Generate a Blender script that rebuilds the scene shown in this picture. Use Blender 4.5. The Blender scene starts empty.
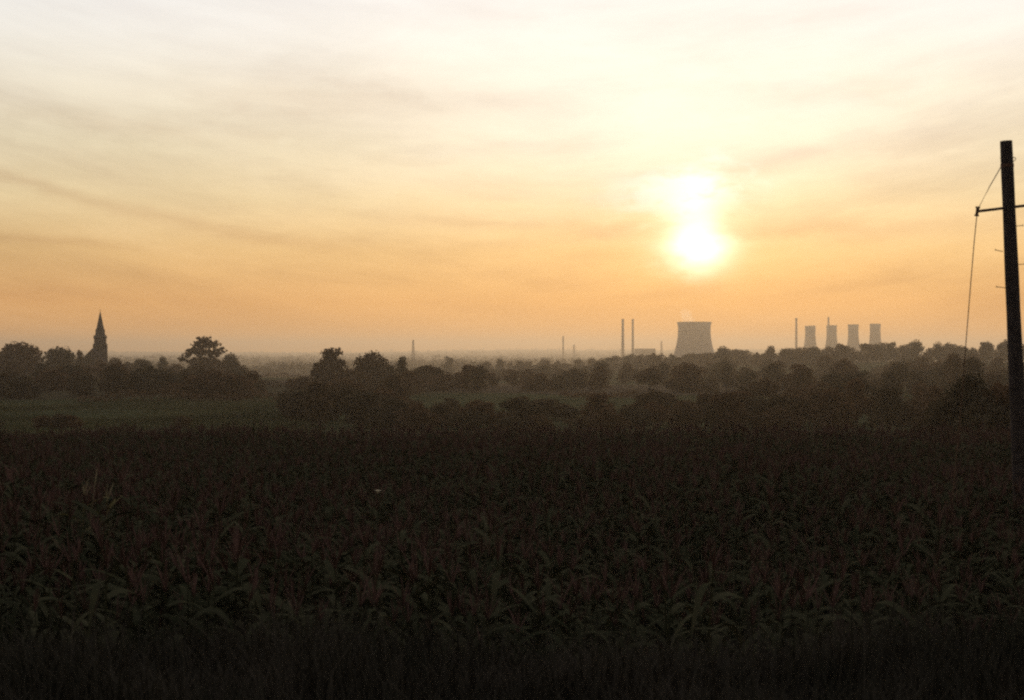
import bpy, bmesh, math, random
import numpy as np
from mathutils import Vector, Matrix

random.seed(7)
rng = np.random.default_rng(11)
SC = bpy.context.scene
DENOISE = False
COL = SC.collection
rad = math.radians

# ------------------------------------------------------------------ camera figures
EYE = 1.7
F = 50.0 / 36.0 * 1024.0            # focal length in pixels
HORIZON_Y = 352.0
SUN_AZ = math.atan((698 - 512) / F)
SUN_EL = rad(4.25)

# ------------------------------------------------------------------ helpers
def link(o, parent=None):
    COL.objects.link(o)
    if parent is not None:
        o.parent = parent
    return o

def tag(o, label=None, cat=None, group=None, kind=None):
    if label: o['label'] = label
    if cat: o['category'] = cat
    if group: o['group'] = group
    if kind: o['kind'] = kind
    return o

def empty(name, loc=(0, 0, 0), rz=0.0):
    o = bpy.data.objects.new(name, None)
    o.empty_display_size = 0.5
    o.location = loc
    o.rotation_euler = (0, 0, rz)
    return link(o)

def mesh_np(name, verts, faces, mat_idx=None, smooth=False):
    """verts (N,3); faces (M,k) all with the same k."""
    me = bpy.data.meshes.new(name)
    verts = np.asarray(verts, dtype=np.float32)
    faces = np.asarray(faces, dtype=np.int32)
    n, k = faces.shape
    me.vertices.add(len(verts))
    me.vertices.foreach_set('co', verts.ravel())
    me.loops.add(n * k)
    me.loops.foreach_set('vertex_index', faces.ravel())
    me.polygons.add(n)
    me.polygons.foreach_set('loop_start', np.arange(0, n * k, k, dtype=np.int32))
    me.polygons.foreach_set('loop_total', np.full(n, k, dtype=np.int32))
    if mat_idx is not None:
        me.polygons.foreach_set('material_index', np.asarray(mat_idx, dtype=np.int32))
    if smooth:
        me.polygons.foreach_set('use_smooth', np.ones(n, dtype=bool))
    me.update(calc_edges=True)
    me.validate()
    return me

def obj(name, me, mats, parent=None, loc=None):
    o = bpy.data.objects.new(name, me)
    if not isinstance(mats, (list, tuple)): mats = [mats]
    if len(me.materials) == 0:
        for m in mats: me.materials.append(m)
    if loc is not None: o.location = loc
    return link(o, parent)

def bm_obj(name, bm, mat, parent=None, loc=None, smooth=False):
    me = bpy.data.meshes.new(name)
    bmesh.ops.recalc_face_normals(bm, faces=bm.faces)
    bm.to_mesh(me); bm.free()
    if smooth:
        for p in me.polygons: p.use_smooth = True
    return obj(name, me, mat, parent, loc)

def add_tube(bm, pts, radii, n=8, cap=True):
    pts = [Vector(p) for p in pts]
    rings = []
    up = Vector((0, 0, 1))
    for i, p in enumerate(pts):
        a = pts[max(i - 1, 0)]; b = pts[min(i + 1, len(pts) - 1)]
        d = (b - a).normalized()
        ref = Vector((1, 0, 0)) if abs(d.dot(up)) > 0.9 else up
        s = d.cross(ref).normalized(); t = s.cross(d).normalized()
        r = radii[i] if hasattr(radii, '__len__') else radii
        rings.append([bm.verts.new(p + (s * math.cos(2 * math.pi * k / n) + t * math.sin(2 * math.pi * k / n)) * r) for k in range(n)])
    for i in range(len(rings) - 1):
        for k in range(n):
            bm.faces.new((rings[i][k], rings[i][(k + 1) % n], rings[i + 1][(k + 1) % n], rings[i + 1][k]))
    if cap:
        bm.faces.new(list(reversed(rings[0]))); bm.faces.new(rings[-1])

def add_box(bm, c, s, rz=0.0):
    m = Matrix.Translation(c) @ Matrix.Rotation(rz, 4, 'Z') @ Matrix.Diagonal((s[0], s[1], s[2], 1))
    bmesh.ops.create_cube(bm, size=1.0, matrix=m)

def add_lathe(bm, prof, n=48, close_top=False, close_bottom=False, rot=0.0):
    rings = []
    for r, z in prof:
        rings.append([bm.verts.new((r * math.cos(2 * math.pi * k / n + rot), r * math.sin(2 * math.pi * k / n + rot), z)) for k in range(n)])
    for i in range(len(rings) - 1):
        for k in range(n):
            bm.faces.new((rings[i][k], rings[i][(k + 1) % n], rings[i + 1][(k + 1) % n], rings[i + 1][k]))
    if close_top: bm.faces.new(rings[-1])
    if close_bottom: bm.faces.new(list(reversed(rings[0])))

# ------------------------------------------------------------------ materials
class NT:
    def __init__(s, tree):
        s.t = tree; s.n = tree.nodes; s.l = tree.links
    def node(s, typ, **kw):
        n = s.n.new(typ)
        for k, v in kw.items():
            setattr(n, k, v)
        return n
    def link(s, a, b): s.l.new(a, b)
    def setin(s, sock, v):
        if hasattr(v, 'is_output'): s.l.new(v, sock)
        else: sock.default_value = v
    def math(s, op, a, b=None, c=None, clamp=False):
        n = s.n.new('ShaderNodeMath'); n.operation = op; n.use_clamp = clamp
        s.setin(n.inputs[0], a)
        if b is not None: s.setin(n.inputs[1], b)
        if c is not None: s.setin(n.inputs[2], c)
        return n.outputs[0]
    def vmath(s, op, a, b=None):
        n = s.n.new('ShaderNodeVectorMath'); n.operation = op
        s.setin(n.inputs[0], a)
        if b is not None: s.setin(n.inputs[1], b)
        return n.outputs['Value'] if op in ('DOT_PRODUCT', 'LENGTH') else n.outputs[0]
    def ramp(s, fac, stops, interp='LINEAR'):
        n = s.n.new('ShaderNodeValToRGB'); cr = n.color_ramp; cr.interpolation = interp
        while len(cr.elements) < len(stops): cr.elements.new(0.5)
        for e, (p, c) in zip(cr.elements, stops):
            e.position = p
            e.color = (c[0], c[1], c[2], 1) if hasattr(c, '__len__') else (c, c, c, 1)
        s.setin(n.inputs[0], fac)
        return n.outputs[0]
    def mix(s, fac, a, b, blend='MIX'):
        n = s.n.new('ShaderNodeMix'); n.data_type = 'RGBA'; n.blend_type = blend
        s.setin(n.inputs[0], fac); s.setin(n.inputs[6], a); s.setin(n.inputs[7], b)
        return n.outputs[2]
    def noise(s, vec, scale, detail=4.0, rough=0.55, dist=0.0):
        n = s.n.new('ShaderNodeTexNoise')
        if vec is not None: s.l.new(vec, n.inputs['Vector'])
        n.inputs['Scale'].default_value = scale; n.inputs['Detail'].default_value = detail
        n.inputs['Roughness'].default_value = rough; n.inputs['Distortion'].default_value = dist
        return n.outputs[0]

def material(name, base, var=0.25, scale=3.0, rough=0.85, tint=None, obj_random=None, spec=0.2, bump=0.0, trans=0.0, coords='Object'):
    m = bpy.data.materials.new(name); m.use_nodes = True
    q = NT(m.node_tree); q.n.clear()
    out = q.node('ShaderNodeOutputMaterial'); p = q.node('ShaderNodeBsdfPrincipled')
    tc = q.node('ShaderNodeTexCoord')
    nz = q.noise(tc.outputs[coords], scale, 5, 0.6)
    lo = [c * (1 - var) for c in base]; hi = [c * (1 + var) for c in (tint or base)]
    c = q.ramp(nz, [(0.3, lo), (0.7, hi)])
    if obj_random:
        oi = q.node('ShaderNodeObjectInfo')
        rc = q.ramp(oi.outputs['Random'], obj_random)
        c = q.mix(1.0, c, rc, 'MULTIPLY')
    q.link(c, p.inputs['Base Color'])
    p.inputs['Roughness'].default_value = rough
    p.inputs['Specular IOR Level'].default_value = spec
    if bump:
        b = q.node('ShaderNodeBump'); b.inputs['Strength'].default_value = bump
        q.link(nz, b.inputs['Height']); q.link(b.outputs[0], p.inputs['Normal'])
    if trans:
        tr = q.node('ShaderNodeBsdfTranslucent'); q.link(c, tr.inputs['Color'])
        ms = q.node('ShaderNodeMixShader'); ms.inputs[0].default_value = trans
        q.link(p.outputs[0], ms.inputs[1]); q.link(tr.outputs[0], ms.inputs[2])
        q.link(ms.outputs[0], out.inputs['Surface'])
    else:
        q.link(p.outputs[0], out.inputs['Surface'])
    return m

TREE_RANDOM = [(0.0, (0.75, 0.85, 0.8)), (0.35, (1.0, 1.0, 0.9)), (0.7, (1.35, 0.95, 0.75)), (1.0, (1.0, 0.8, 0.7))]
M = {
    'leaf': material('tree_foliage', (0.072, 0.064, 0.040), 0.4, 0.6, 0.8, tint=(0.105, 0.078, 0.050), obj_random=TREE_RANDOM, spec=0.0, trans=0.15),
    'bark': material('bark', (0.075, 0.06, 0.048), 0.3, 4.0, 0.95),
    'maize_leaf': material('maize_leaf', (0.042, 0.051, 0.026), 0.4, 0.8, 0.8, tint=(0.060, 0.058, 0.031), spec=0.0, trans=0.08),
    'maize_dry': material('maize_tassel', (0.115, 0.068, 0.052), 0.3, 2.0, 0.9, spec=0.0),
    'maize_yellow': material('maize_yellowed_leaf', (0.165, 0.145, 0.05), 0.25, 3.0, 0.7, trans=0.2),
    'straw': material('dead_straw', (0.30, 0.26, 0.15), 0.2, 6.0, 0.9),
    'petal': material('pale_petals', (0.72, 0.64, 0.42), 0.1, 30.0, 0.8),
    'grass': material('bank_grass', (0.044, 0.046, 0.030), 0.4, 1.0, 0.85, tint=(0.062, 0.052, 0.037), spec=0.0),
    'pasture': material('pasture_grass', (0.062, 0.080, 0.034), 0.4, 0.05, 0.9, tint=(0.085, 0.092, 0.042), spec=0.0, trans=0.1),
    'pole': material('tarred_pole_wood', (0.060, 0.050, 0.046), 0.5, 9.0, 0.95, bump=0.4, spec=0.05),
    'iron': material('rusty_iron', (0.13, 0.07, 0.045), 0.3, 20.0, 0.7),
    'wire': material('galvanised_wire', (0.16, 0.09, 0.05), 0.15, 30.0, 0.6),
    'stone': material('church_sandstone', (0.08, 0.065, 0.055), 0.3, 0.6, 0.95, spec=0.0),
    'slate': material('roof_slate', (0.05, 0.043, 0.043), 0.25, 1.0, 0.9, spec=0.0),
    'dark_opening': material('louvre_timber', (0.03, 0.027, 0.025), 0.2, 2.0, 0.8),
    'concrete': material('weathered_concrete', (0.20, 0.175, 0.15), 0.18, 0.03, 0.95),
    'concrete_dark': material('stained_concrete', (0.15, 0.12, 0.10), 0.2, 0.05, 0.95),
    'brick': material('chimney_brick', (0.20, 0.11, 0.085), 0.2, 0.05, 0.95),
    'cladding': material('hall_cladding', (0.22, 0.19, 0.17), 0.15, 0.05, 0.8),
    'steel': material('mast_steel', (0.16, 0.14, 0.13), 0.2, 0.2, 0.6),
}

# ------------------------------------------------------------------ terrain
_py = np.array([-600, -40, -4, 3, 8, 11, 14.0])
_pz = np.array([1.5, 0.4, 0.05, 0, -0.42, -0.80, -2.42])
_ty = np.array([200, 350, 700, 1000, 1500, 3000, 6000, 9000, 12000, 15000.])
_tz = np.array([-10.4, -11.2, -18, -23, -25, -25.5, -24, -14, 6, 14.])

def _smooth_interp(y, ys, zs):
    i = np.clip(np.searchsorted(ys, y) - 1, 0, len(ys) - 2)
    m = np.gradient(zs, ys)
    # Fritsch-Carlson style limiting
    d = np.diff(zs) / np.diff(ys)
    m[1:-1] = np.where(d[:-1] * d[1:] <= 0, 0, 2 * d[:-1] * d[1:] / (d[:-1] + d[1:] + 1e-12))
    h = ys[i + 1] - ys[i]; t = np.clip((y - ys[i]) / h, 0, 1)
    return ((2*t**3-3*t**2+1)*zs[i] + (t**3-2*t**2+t)*h*m[i] + (-2*t**3+3*t**2)*zs[i+1] + (t**3-t**2)*h*m[i+1])

def ground_z(x, y):
    x = np.asarray(x, float); y = np.asarray(y, float)
    near = _smooth_interp(y, _py, _pz)
    field = -2.35 - 0.000348 * y * y
    zc = -2.35 - 0.000348 * 110 ** 2
    s = np.clip((y - 110) / 90, 0, 1)
    m0 = -2 * 0.000348 * 110 * 90
    drop = (2*s**3-3*s**2+1)*zc + (s**3-2*s**2+s)*m0 + (-2*s**3+3*s**2)*(-10.4) + (s**3-s**2)*(-0.005*90)
    far = _smooth_interp(y, _ty, _tz)
    z = np.where(y < 14, near, np.where(y < 110, field, np.where(y < 200, drop, far)))
    z = z + 8.0 * np.exp(-0.5*((x+270)/190)**2 - 0.5*((y-850)/330)**2) * np.clip((y-150)/200, 0, 1)
    z = z + 18.0 * np.exp(-0.5*((x-330)/220)**2 - 0.5*((y-1150)/300)**2) * np.clip((y-150)/200, 0, 1)
    w = np.clip((y - 300) / 1500, 0, 1)
    z = z + w * (1.6*np.sin(x/310+1.0)*np.cos(y/420) + 1.1*np.sin(x/130+y/190))
    wf = np.clip((y - 5000) / 6000, 0, 1)
    z = z + wf * (9*np.sin(x/1150+0.6) + 5*np.sin(x/470+2.0) + 6*np.clip(x/3000, -1, 1.3))
    z = z + 0.05*np.sin(x*0.9+y*0.4) * np.clip((14-y)/6, 0, 1)
    return z

def gz(x, y): return float(ground_z(x, y))

def at(px, D):
    """world x for picture column px at distance D"""
    return (px - 512.0) / F * D
def top_z(py, D):
    return EYE + (HORIZON_Y - py) / F * D

def build_ground():
    nx, ny = 241, 420
    s = 12.0; umax = math.asinh(9000 / s)
    xs = s * np.sinh(np.linspace(-umax, umax, nx))
    ya = np.linspace(-380, -20, 14)
    yb = np.linspace(-16, 30, 60)
    yc = np.linspace(32, 330, 110)
    yd = np.geomspace(334, 14300, ny - 14 - 60 - 110)
    ys = np.concatenate([ya, yb, yc, yd])
    X, Y = np.meshgrid(xs, ys)
    Z = ground_z(X, Y)
    v = np.stack([X, Y, Z], -1).reshape(-1, 3)
    i = np.arange(len(ys) - 1)[:, None] * nx + np.arange(nx - 1)[None, :]
    f = np.stack([i, i + 1, i + 1 + nx, i + nx], -1).reshape(-1, 4)
    me = mesh_np('ground', v, f, smooth=True)
    m = bpy.data.materials.new('farmland'); m.use_nodes = True
    q = NT(m.node_tree); q.n.clear()
    out = q.node('ShaderNodeOutputMaterial'); p = q.node('ShaderNodeBsdfPrincipled')
    tc = q.node('ShaderNodeTexCoord')
    pos = tc.outputs['Object']
    mp = q.node('ShaderNodeMapping'); q.link(pos, mp.inputs['Vector'])
    mp.inputs['Scale'].default_value = (1/210., 1/260., 0.0); mp.inputs['Rotation'].default_value = (0, 0, 0.35)
    vo = q.node('ShaderNodeTexVoronoi'); q.link(mp.outputs[0], vo.inputs['Vector']); vo.inputs['Scale'].default_value = 1.0
    sep = q.node('ShaderNodeSeparateColor'); q.link(vo.outputs['Color'], sep.inputs[0])
    patch = q.ramp(sep.outputs[0], [(0.0, (0.050, 0.060, 0.028)), (0.35, (0.055, 0.062, 0.029)), (0.55, (0.062, 0.056, 0.031)), (0.75, (0.066, 0.052, 0.034)), (1.0, (0.046, 0.048, 0.026))], 'CONSTANT')
    fine = q.noise(pos, 0.11, 9, 0.72)
    tone = q.ramp(fine, [(0.3, 0.4), (0.7, 1.5)])
    c = q.mix(1.0, patch, tone, 'MULTIPLY')
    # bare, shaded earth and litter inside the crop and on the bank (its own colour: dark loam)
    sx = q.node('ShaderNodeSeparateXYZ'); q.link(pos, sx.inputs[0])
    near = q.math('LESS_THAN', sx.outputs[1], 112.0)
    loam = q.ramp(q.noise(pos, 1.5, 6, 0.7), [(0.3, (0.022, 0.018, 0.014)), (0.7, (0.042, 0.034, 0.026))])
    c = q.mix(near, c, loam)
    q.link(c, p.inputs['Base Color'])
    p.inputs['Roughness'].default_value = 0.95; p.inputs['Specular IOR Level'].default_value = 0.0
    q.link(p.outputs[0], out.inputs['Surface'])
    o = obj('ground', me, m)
    tag(o, 'dark farmland falling from a bank into a misty valley of fields', 'ground', kind='structure')
    return o
build_ground()

# ------------------------------------------------------------------ trees
def crown_mesh(name, lobes, n, size, seed, rag=0.07):
    """lobes: (x,y,z,rx,ry,rz). Leaf clumps: bent quads through the lobes' volume, denser at the skin."""
    r = np.random.default_rng(seed)
    vol = np.array([l[3]*l[4]+l[4]*l[5]+l[3]*l[5] for l in lobes]); pr = vol/vol.sum()
    k = r.choice(len(lobes), n, p=pr)
    L = np.array(lobes)[k]
    d = r.normal(size=(n, 3)); d /= np.linalg.norm(d, axis=1)[:, None]
    rr = r.random(n) ** 0.42
    rr *= 1 + 0.10 * np.sin(d[:, 0]*7 + k) * np.cos(d[:, 2]*6 + 2*k) + rag * r.normal(size=n)
    c = L[:, :3] + d * L[:, 3:6] * rr[:, None]
    sz = size * (0.55 + 0.8 * r.random(n))
    a = r.normal(size=(n, 3)); a /= np.linalg.norm(a, axis=1)[:, None]
    b = np.cross(a, r.normal(size=(n, 3))); b /= np.linalg.norm(b, axis=1)[:, None]
    nn = np.cross(a, b)
    a *= sz[:, None]; b *= (sz * (0.45 + 0.4 * r.random(n)))[:, None]; bend = nn * (sz * 0.25)[:, None]
    v = np.stack([c - a + bend*0.5, c - b*0.9 - bend, c + a*r.uniform(0.7, 1.1, (n, 1)) + bend, c + b - bend*0.4], 1).reshape(-1, 3)
    f = np.arange(4*n).reshape(n, 4)
    me = mesh_np(name, v, f)
    me.materials.append(M['leaf'])
    return me

def trunk_mesh(name, h, r0, limbs, seed):
    rr = random.Random(seed)
    bm = bmesh.new()
    lean = rr.uniform(-0.25, 0.25)
    pts = [(0, 0, -0.4), (0.02, 0, 0.3), (lean*0.3, 0.05, h*0.3), (lean, -0.05, h*0.6), (lean*1.2, 0, h*0.9)]
    add_tube(bm, pts, [r0*1.5, r0*1.15, r0*0.85, r0*0.5, r0*0.12], 8)
    for (x, y, z) in limbs:
        zb = min(h*0.62, max(h*0.22, z - 0.6*math.hypot(x, y) - 0.4))
        t = zb/h
        bx = lean*min(1, t/0.6)
        mid = (bx + (x-bx)*0.5, y*0.45, zb + (z-zb)*0.42)
        add_tube(bm, [(bx, 0, zb), mid, (x, y, z)], [r0*0.42, r0*0.27, r0*0.07], 6)
    me = bpy.data.meshes.new(name)
    bmesh.ops.recalc_face_normals(bm, faces=bm.faces)
    bm.to_mesh(me); bm.free()
    for p in me.polygons: p.use_smooth = True
    me.materials.append(M['bark'])
    return me

def make_variant(kind, seed):
    """unit tree: 10 m tall and 10 m wide (scaled when placed)"""
    r = random.Random(seed)
    lobes, limbs = [], []
    if kind == 'round':
        zc = 6.0
        lobes.append((0, 0, zc, 3.2, 3.2, 3.0))
        for i in range(11):
            a = r.uniform(0, 6.28); rr = r.uniform(2.0, 3.5); z = r.uniform(3.4, 8.2)
            k = max(0.35, 1 - ((z-5.4)/4.4)**2)
            s = r.uniform(1.1, 1.9)
            lobes.append((math.cos(a)*rr*k, math.sin(a)*rr*k, z, s*1.1, s*1.1, s*0.85))
        lobes.append((r.uniform(-1, 1), 0, 8.6, 1.6, 1.6, 1.3))
        n, size = 1500, 0.46
    elif kind == 'full':       # dome-headed, leafy almost to the ground
        lobes.append((0, 0, 5.6, 3.4, 3.4, 3.6)); lobes.append((r.uniform(-.6, .6), 0, 2.6, 3.6, 3.6, 2.4))
        for i in range(13):
            a = r.uniform(0, 6.28); z = r.uniform(1.6, 8.4); k = max(0.3, 1 - (max(0, z-4.2)/5.4)**2)
            rr = r.uniform(2.3, 3.6); s = r.uniform(1.0, 1.8)
            lobes.append((math.cos(a)*rr*k, math.sin(a)*rr*k, z, s*1.1, s*1.1, s*0.9))
        lobes.append((r.uniform(-.8, .8), 0, 8.7, 1.5, 1.5, 1.2))
        n, size = 1800, 0.44
    elif kind == 'dome':       # broad smooth-headed dome with foliage to the ground
        lobes += [(0, 0, 4.9, 4.1, 4.1, 4.9)]*4 + [(r.uniform(-.8, .8), 0, 2.8, 4.4, 4.4, 2.7)]
        for i in range(12):
            a = r.uniform(0, 6.28); z = r.uniform(2.0, 8.6); k = math.sqrt(max(.03, 1-((z-4.6)/4.7)**2)); s = r.uniform(.7, 1.15)
            lobes.append((math.cos(a)*3.5*k, math.sin(a)*3.5*k, z, s*1.2, s*1.2, s*.9))
        n, size = 3000, 0.40
    elif kind == 'tall':
        for i in range(13):
            z = 2.6 + i*0.54; k = 1 - ((z-5.2)/5.6)**2
            a = r.uniform(0, 6.28); rr = r.uniform(0.3, 2.2)*k; s = r.uniform(1.2, 2.3)*(0.45+0.55*k)
            lobes.append((math.cos(a)*rr, math.sin(a)*rr, z, s*1.2, s*1.2, s))
        n, size = 1400, 0.42
    elif kind == 'bush':
        for i in range(12):
            a = r.uniform(0, 6.28); rr = r.uniform(0, 3.7); z = r.uniform(1.6, 7.6)*(1-0.09*rr)
            s = r.uniform(1.5, 2.4)
            lobes.append((math.cos(a)*rr, math.sin(a)*rr, z, s, s, s*1.05))
        lobes.append((0, 0, 2.4, 4.2, 4.2, 2.4))
        n, size = 1500, 0.50
    elif kind == 'open':       # spreading crown with sky gaps
        spots = [(0.6, 0, 8.9, 1.7), (-1.2, .8, 8.0, 1.5), (2.5, -.5, 8.2, 1.35), (3.6, .3, 6.9, 1.1), (2.4, .6, 6.2, 1.5), (0.3, -.6, 6.6, 1.9), (-2.3, .2, 6.8, 1.1),
                 (-3.4, -.4, 5.7, 1.0), (-4.3, .4, 4.9, .85), (-2.9, .6, 4.2, 1.0), (-1.0, 0, 4.4, 1.7), (1.8, 0, 4.2, 1.9), (3.2, -.2, 3.6, 1.3), (0, 0, 2.6, 2.4), (2.2, .4, 2.2, 1.9), (-2.2, 0, 2.4, 1.6), (-0.9, 0, 9.75, .45), (0.2, .2, 10.0, .35)]
        for x, y, z, s in spots:
            lobes.append((x, y + r.uniform(-1.2, 1.2), z, s*1.05, s*1.2, s*0.72))
        n, size = 2200, 0.37
    elif kind == 'capped':     # flat cap above a wide skirt
        lobes += [(0.4, 0, 8.8, 2.3, 2.2, 1.05), (-0.9, .2, 8.6, 1.4, 1.4, .8), (1.8, 0, 8.8, 1.2, 1.2, .7), (0.5, 0, 7.7, 2.0, 2.0, 1.3), (0.4, 0, 6.9, 2.5, 2.4, 1.2), (0.2, 0, 5.6, 3.6, 3.4, 1.9), (2.6, 0, 5.6, 1.8, 2, 1.6),
                  (-2.6, 0, 5.0, 1.6, 2, 1.5), (-3.1, 0, 3.4, 2.0, 2, 1.6), (0, 0, 3.0, 4.4, 4.0, 2.6), (3.0, 0, 3.2, 2.0, 2.0, 2.0)]
        n, size = 1900, 0.42
    for l in lobes:
        if len(limbs) < 7 and l[2] > 4.2 and math.hypot(l[0], l[1]) > 0.8: limbs.append((l[0]*0.9, l[1]*0.9, l[2]))
    nm = {'round': 'broadleaf', 'full': 'leafy_tree', 'dome': 'domed_tree', 'tall': 'tall_tree', 'bush': 'thicket', 'open': 'spreading_tree', 'capped': 'capped_tree'}[kind]
    return crown_mesh(nm + '_crown', lobes, n, size, seed), trunk_mesh(nm + '_trunk', 9.0, 0.32, limbs, seed)

VAR = {'round': [make_variant('round', s) for s in (1, 2, 3, 4)],
       'dome': [make_variant('dome', s) for s in (61, 62, 63)],
       'full': [make_variant('full', s) for s in (51, 52, 53, 54)],
       'tall': [make_variant('tall', s) for s in (11, 12, 13)],
       'bush': [make_variant('bush', s) for s in (21, 22, 23)],
       'open': [make_variant('open', 31)],
       'capped': [make_variant('capped', 41)]}
NAME = {'round': 'broadleaf_tree', 'full': 'broadleaf_tree', 'dome': 'broadleaf_tree', 'tall': 'tall_tree', 'bush': 'hedgerow_thicket', 'open': 'spreading_tree', 'capped': 'capped_tree'}
CAT = {'round': 'tree', 'full': 'tree', 'dome': 'tree', 'tall': 'tree', 'bush': 'bush', 'open': 'tree', 'capped': 'tree'}
tree_rng = random.Random(5)

def tree(px, ytop, wpx, D, kind, label, group=None, flip=None, rot=None):
    x = at(px, D); g = gz(x, D)
    h = max(2.2, top_z(ytop, D) - g); w = wpx / F * D
    cm, tm = tree_rng.choice(VAR[kind])
    root = empty(NAME[kind], (x, D, g), tree_rng.uniform(0, 6.28) if rot is None else rot)
    root.scale = (w/9.0, w/9.0, h/9.9)
    tag(root, label, CAT[kind], group)
    obj('crown', cm, M['leaf'], root)
    obj('trunk', tm, M['bark'], root)
    return root

def row(px0, px1, n, D0, D1, ytop, jit, wpx, kinds, label, group):
    for i in range(n):
        px = px0 + (px1-px0)*(i + tree_rng.uniform(0.1, 0.9))/n
        D = tree_rng.uniform(D0, D1)
        yt = np.interp(px, *zip(*ytop)) + tree_rng.uniform(-jit, jit)
        tree(px, float(yt), wpx*tree_rng.uniform(0.75, 1.35), D, tree_rng.choice(kinds), label, group)

def wood(px0, px1, n, D0, D1, h0, h1, wpx, kinds, label, group):
    """trees strewn through a depth of land, each with its own height"""
    for i in range(n):
        px = px0 + (px1-px0)*(i + tree_rng.uniform(-.3, 1.3))/n
        D = 1/tree_rng.uniform(1/D1, 1/D0); h = tree_rng.uniform(h0, h1)
        g = gz(at(px, D), D)
        yt = HORIZON_Y - (g + h - EYE)/D*F
        tree(px, yt, wpx*tree_rng.uniform(.75, 1.4)*(.5*(D0+D1)/D)**.5, D, tree_rng.choice(kinds), label, group)

# landmark trees, left
tree(20, 341.5, 47, 640, 'dome', 'big dark round-headed tree at the left edge of the skyline')
tree(1, 352, 30, 650, 'full', 'dark tree cut by the left picture edge beside the biggest round tree')
tree(41, 358, 24, 660, 'bush', 'low dark bush filling the dip between the two round trees left of the church')
tree(60, 346.5, 36, 645, 'dome', 'broad dark tree between the left edge tree and the church spire')
tree(79, 350, 13, 700, 'tall', 'thin loose tree close on the left of the church')
tree(87, 354.5, 14, 740, 'full', 'dark leafy tree hiding the foot of the church on its left')
tree(99, 357.5, 18, 730, 'bush', 'dark bushy tree in front of the church')
tree(115, 357, 16, 790, 'dome', 'small round tree just right of the church tower')
tree(128, 361, 15, 790, 'full', 'second small round tree to the right of the church tower')
tree(142, 358.5, 22, 780, 'dome', 'low rounded tree midway between the church and the spreading tree')
tree(162, 357, 14, 770, 'tall', 'small pointed tree a little left of the spreading tree')
tree(175, 362, 20, 740, 'bush', 'low bush at the left foot of the spreading tree')
tree(203, 337.5, 43, 650, 'open', 'tall spreading tree with sky showing through gaps in its crown', rot=0.0)
tree(204, 361, 46, 630, 'bush', 'dark bush wrapped round the trunk of the spreading tree')
tree(231, 353, 20, 655, 'dome', 'smaller dark tree standing against the right of the spreading tree')
tree(244, 361, 18, 660, 'bush', 'reddish dark bush at the right end of the left tree line')
# landmark trees, middle
tree(330, 347.5, 38, 450, 'capped', 'dark tree with a flat mushroom cap above a wide skirt', rot=0.0)
tree(372, 351.5, 42, 455, 'dome', 'dark domed tree beside the tree with the flat cap')
tree(402, 357.5, 22, 460, 'tall', 'narrow upright tree at the right end of the middle clump')
tree(351, 368, 28, 440, 'bush', 'dark bush filling the gap between the capped and domed trees')
tree(390, 364, 30, 445, 'bush', 'dark bush under the narrow upright tree of the middle clump')
tree(303, 375, 36, 440, 'bush', 'low bush sloping away left of the capped tree')
tree(449, 357, 16, 1250, 'tall', 'pale hazy tree standing alone above the middle tree line')
tree(441, 366, 22, 1200, 'bush', 'pale hazy bush at the foot of the lone misty tree')

wood(-40, 262, 24, 335, 430, 5.5, 8.5, 34, ['full', 'bush', 'bush'],
    'dark leafy tree in the belt behind the green pasture on the left', 'trees behind the left pasture')
row(-40, 250, 17, 480, 570, [(0, 361), (120, 366), (250, 371)], 3, 28, ['full', 'bush', 'tall'],
    'dark tree in the mass below the church and its skyline trees', 'trees below the church')
for px_, yt_, w_, lab_ in ((44, 414, 26, 'low dark bush at the near edge of the left pasture, left of the highest one'), (57, 409, 28, 'highest of the dark bushes at the near edge of the left pasture'), (71, 416, 24, 'low dark bush at the near edge of the left pasture, right of the highest one'), (182, 422, 20, 'small dark bush at the near edge of the pasture below the spreading tree')):
    tree(px_, yt_, w_, 222, 'bush', lab_)
wood(292, 400, 19, 218, 330, 3.5, 7.5, 38, ['bush', 'bush', 'full', 'tall', 'round'],
    'almost black thicket just beyond the maize crest below the capped tree', 'thickets beyond the maize crest, left of centre')
wood(400, 520, 12, 214, 260, 3.0, 5.5, 38, ['bush', 'bush', 'full', 'tall', 'round'],
    'almost black thicket just beyond the maize crest, between capped tree and central fields', 'thickets beyond the maize crest, near the centre')
wood(330, 480, 11, 350, 480, 5, 9.0, 30, ['bush', 'full'],
    'dark tree in front of the capped and domed trees', 'trees in front of the middle clump')
wood(430, 600, 12, 430, 560, 4, 9, 28, ['bush', 'full', 'tall'],
    'brown dark tree in the hollow below the two tall chimneys', 'trees in the central hollow')
row(405, 610, 20, 760, 950, [(405, 371), (440, 371), (500, 367), (610, 369)], 3, 22, ['full', 'full', 'bush', 'tall'],
    'greyish tree in the middle-distance belt left of the big cooling tower', 'middle-distance belt, left of the tower')
row(475, 605, 13, 1050, 1300, [(475, 362), (525, 360), (560, 362), (605, 359)], 2, 16, ['full', 'tall'],
    'pale grey tree top at the back of the belt below the single thin chimney', 'pale tree tops below the thin chimney')
row(590, 730, 18, 1050, 1300, [(590, 360), (635, 355), (680, 354), (730, 350)], 2, 20, ['full', 'bush'],
    'hazy brown tree in the belt below the big cooling tower', 'hazy belt below the big cooling tower')
row(715, 1040, 36, 980, 1200, [(715, 349), (800, 347.5), (860, 345.5), (900, 342.5), (1040, 341)], 1.8, 20, ['full', 'dome', 'bush', 'tall'],
    'hazy tree on the low ridge below the row of small cooling towers', 'trees on the right-hand ridge')
wood(605, 900, 26, 600, 860, 5, 13, 25, ['full', 'bush', 'round', 'tall', 'full'],
    'brown tree in the mid-distance wood between both sets of cooling towers and the near thickets', 'mid-distance wood, right of centre')
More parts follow.
